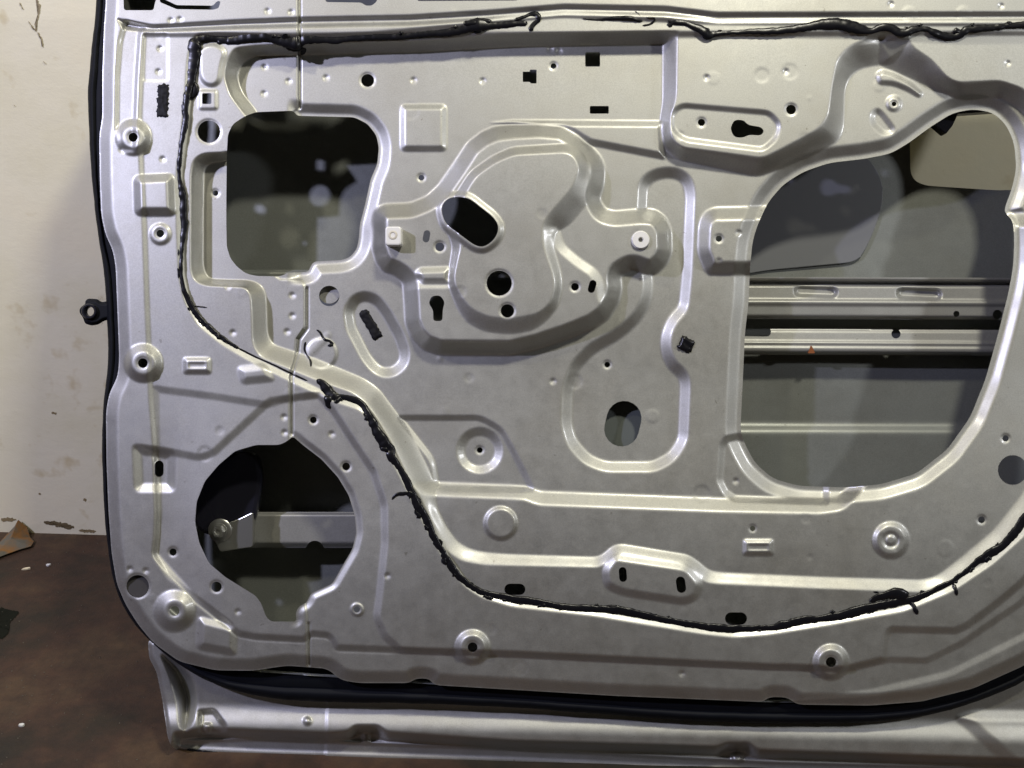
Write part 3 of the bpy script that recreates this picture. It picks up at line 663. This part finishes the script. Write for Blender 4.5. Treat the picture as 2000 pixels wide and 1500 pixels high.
# torn piece of wallpaper slumped at the foot of the wall
v = []; f = []
pts = [(-40,1075),(0,1060),(30,1028),(36,1016),(52,1030),(58,1050),(66,1058),(60,1068),(38,1074),(10,1084),(-30,1100)]
for px, py in pts:
    p = on_wall(px, py, 0.004) if py < 1043 else on_floor(px, py, 0.003)
    if p.y > WALL_Y-0.004: p.y = WALL_Y-0.004
    v.append(p)
v.append(sum(v, Vector())/len(v) + Vector((0, -0.004, 0.006))); n = len(pts)
f = [(i, (i+1) % n, n) for i in range(n)]
PAP = mat('torn_paper', (0.30, 0.27, 0.21), 0.8)
tcx = nd(PAP, 'ShaderNodeTexCoord'); nx1 = nd(PAP, 'ShaderNodeTexNoise', Scale=28.0, Detail=5.0); lk(PAP, tcx, 'Object', nx1, 'Vector')
rx = ramp(PAP, [(0.40, (0.12, 0.11, 0.08)), (0.52, (0.22, 0.10, 0.02)), (0.6, (0.10, 0.09, 0.06))], nx1); lk(PAP, rx, 'Color', bsdf(PAP), 'Base Color')
o = mesh('paper_scrap', v, f, PAP, smooth=False); sm = o.modifiers.new('thick', 'SOLIDIFY'); sm.thickness = 0.001
o['label'] = 'torn grey and orange paper scrap slumped where wall meets floor'; o['category'] = 'paper scrap'
# marks on wall and floor (flat stains)
def stain(name, pts, plane, colr, off):
    pts = resample(np.array(list(pts)+[pts[0]], float), 2.0)[:-1]; pts = pts + rng.standard_normal(pts.shape)*0.9
    v = [plane(px, py, off) for px, py in pts]; c = sum(v, Vector())/len(v); n = len(v)
    o = mesh(name, v + [c], [(i, (i+1) % n, n) for i in range(n)], mat(name, colr, 0.95, 0, 0.1), smooth=False); o['kind'] = 'structure'
stain('damp_patch', rnd([(-60,1190),(5,1186),(12,1191),(36,1193),(35,1202),(20,1212),(17,1235),(8,1246),(-10,1250),(-60,1260)], 5), on_floor, (0.010,0.011,0.007), 0.0006)
stain('scuff_mark', rnd([(83,1019),(100,1018),(118,1021),(136,1024),(146,1029),(136,1034),(122,1031),(104,1026),(88,1023)], 3), on_wall, (0.17,0.13,0.07), 0.0006)

for k, path in enumerate(([(70,-5),(77,12),(75,30),(70,45),(71,62)], [(56,42),(64,54),(70,62)], [(38,5),(45,20)], [(72,62),(80,75),(83,92)], [(84,118),(87,125)], [(26,203),(30,208)])):
    P = spline([(x, y) for x, y in path], 3); a = rng.uniform(.4, 1.3, len(P)); a[0] = a[-1] = .3
    stain('wall_crack', [(p[0]-q, p[1]) for p, q in zip(P, a)] + [(p[0]+q, p[1]+.5) for p, q in zip(P[::-1], a[::-1])], on_wall, (0.36, 0.30, 0.19), 0.0007+0.0001*k)

for pts in ([(2,1012),(20,1010),(34,1014),(22,1018),(4,1018)], [(150,1036),(172,1034),(190,1038),(168,1041)], [(100,806),(108,803),(110,809),(104,811)], [(163,972),(170,974),(169,980),(162,977)], [(74,964),(80,963),(79,968)]):
    stain('scuff_mark', rnd(pts, 3), on_wall, (0.27, 0.21, 0.11), 0.0005)
# grit on the floor
v, f = [], []
for _ in range(260):
    px, py = rng.uniform(-60, 330), 1055 + 440*rng.random()**1.6
    c = on_floor(px, py); r_ = rng.uniform(.0003, .0011)
    if c.y > WALL_Y-.003: continue
    b0 = len(v)
    for k in range(5):
        a = 2*math.pi*k/5+rng.random(); v.append((c.x+r_*math.cos(a), c.y+r_*math.sin(a), 0.0002))
    v.append((c.x, c.y, r_*1.1))
    f += [(b0+k, b0+(k+1) % 5, b0+5) for k in range(5)]
o = mesh('grit', v, f, mat('floor_grit', (0.10, 0.085, 0.06), 0.9), smooth=False); o['kind'] = 'stuff'
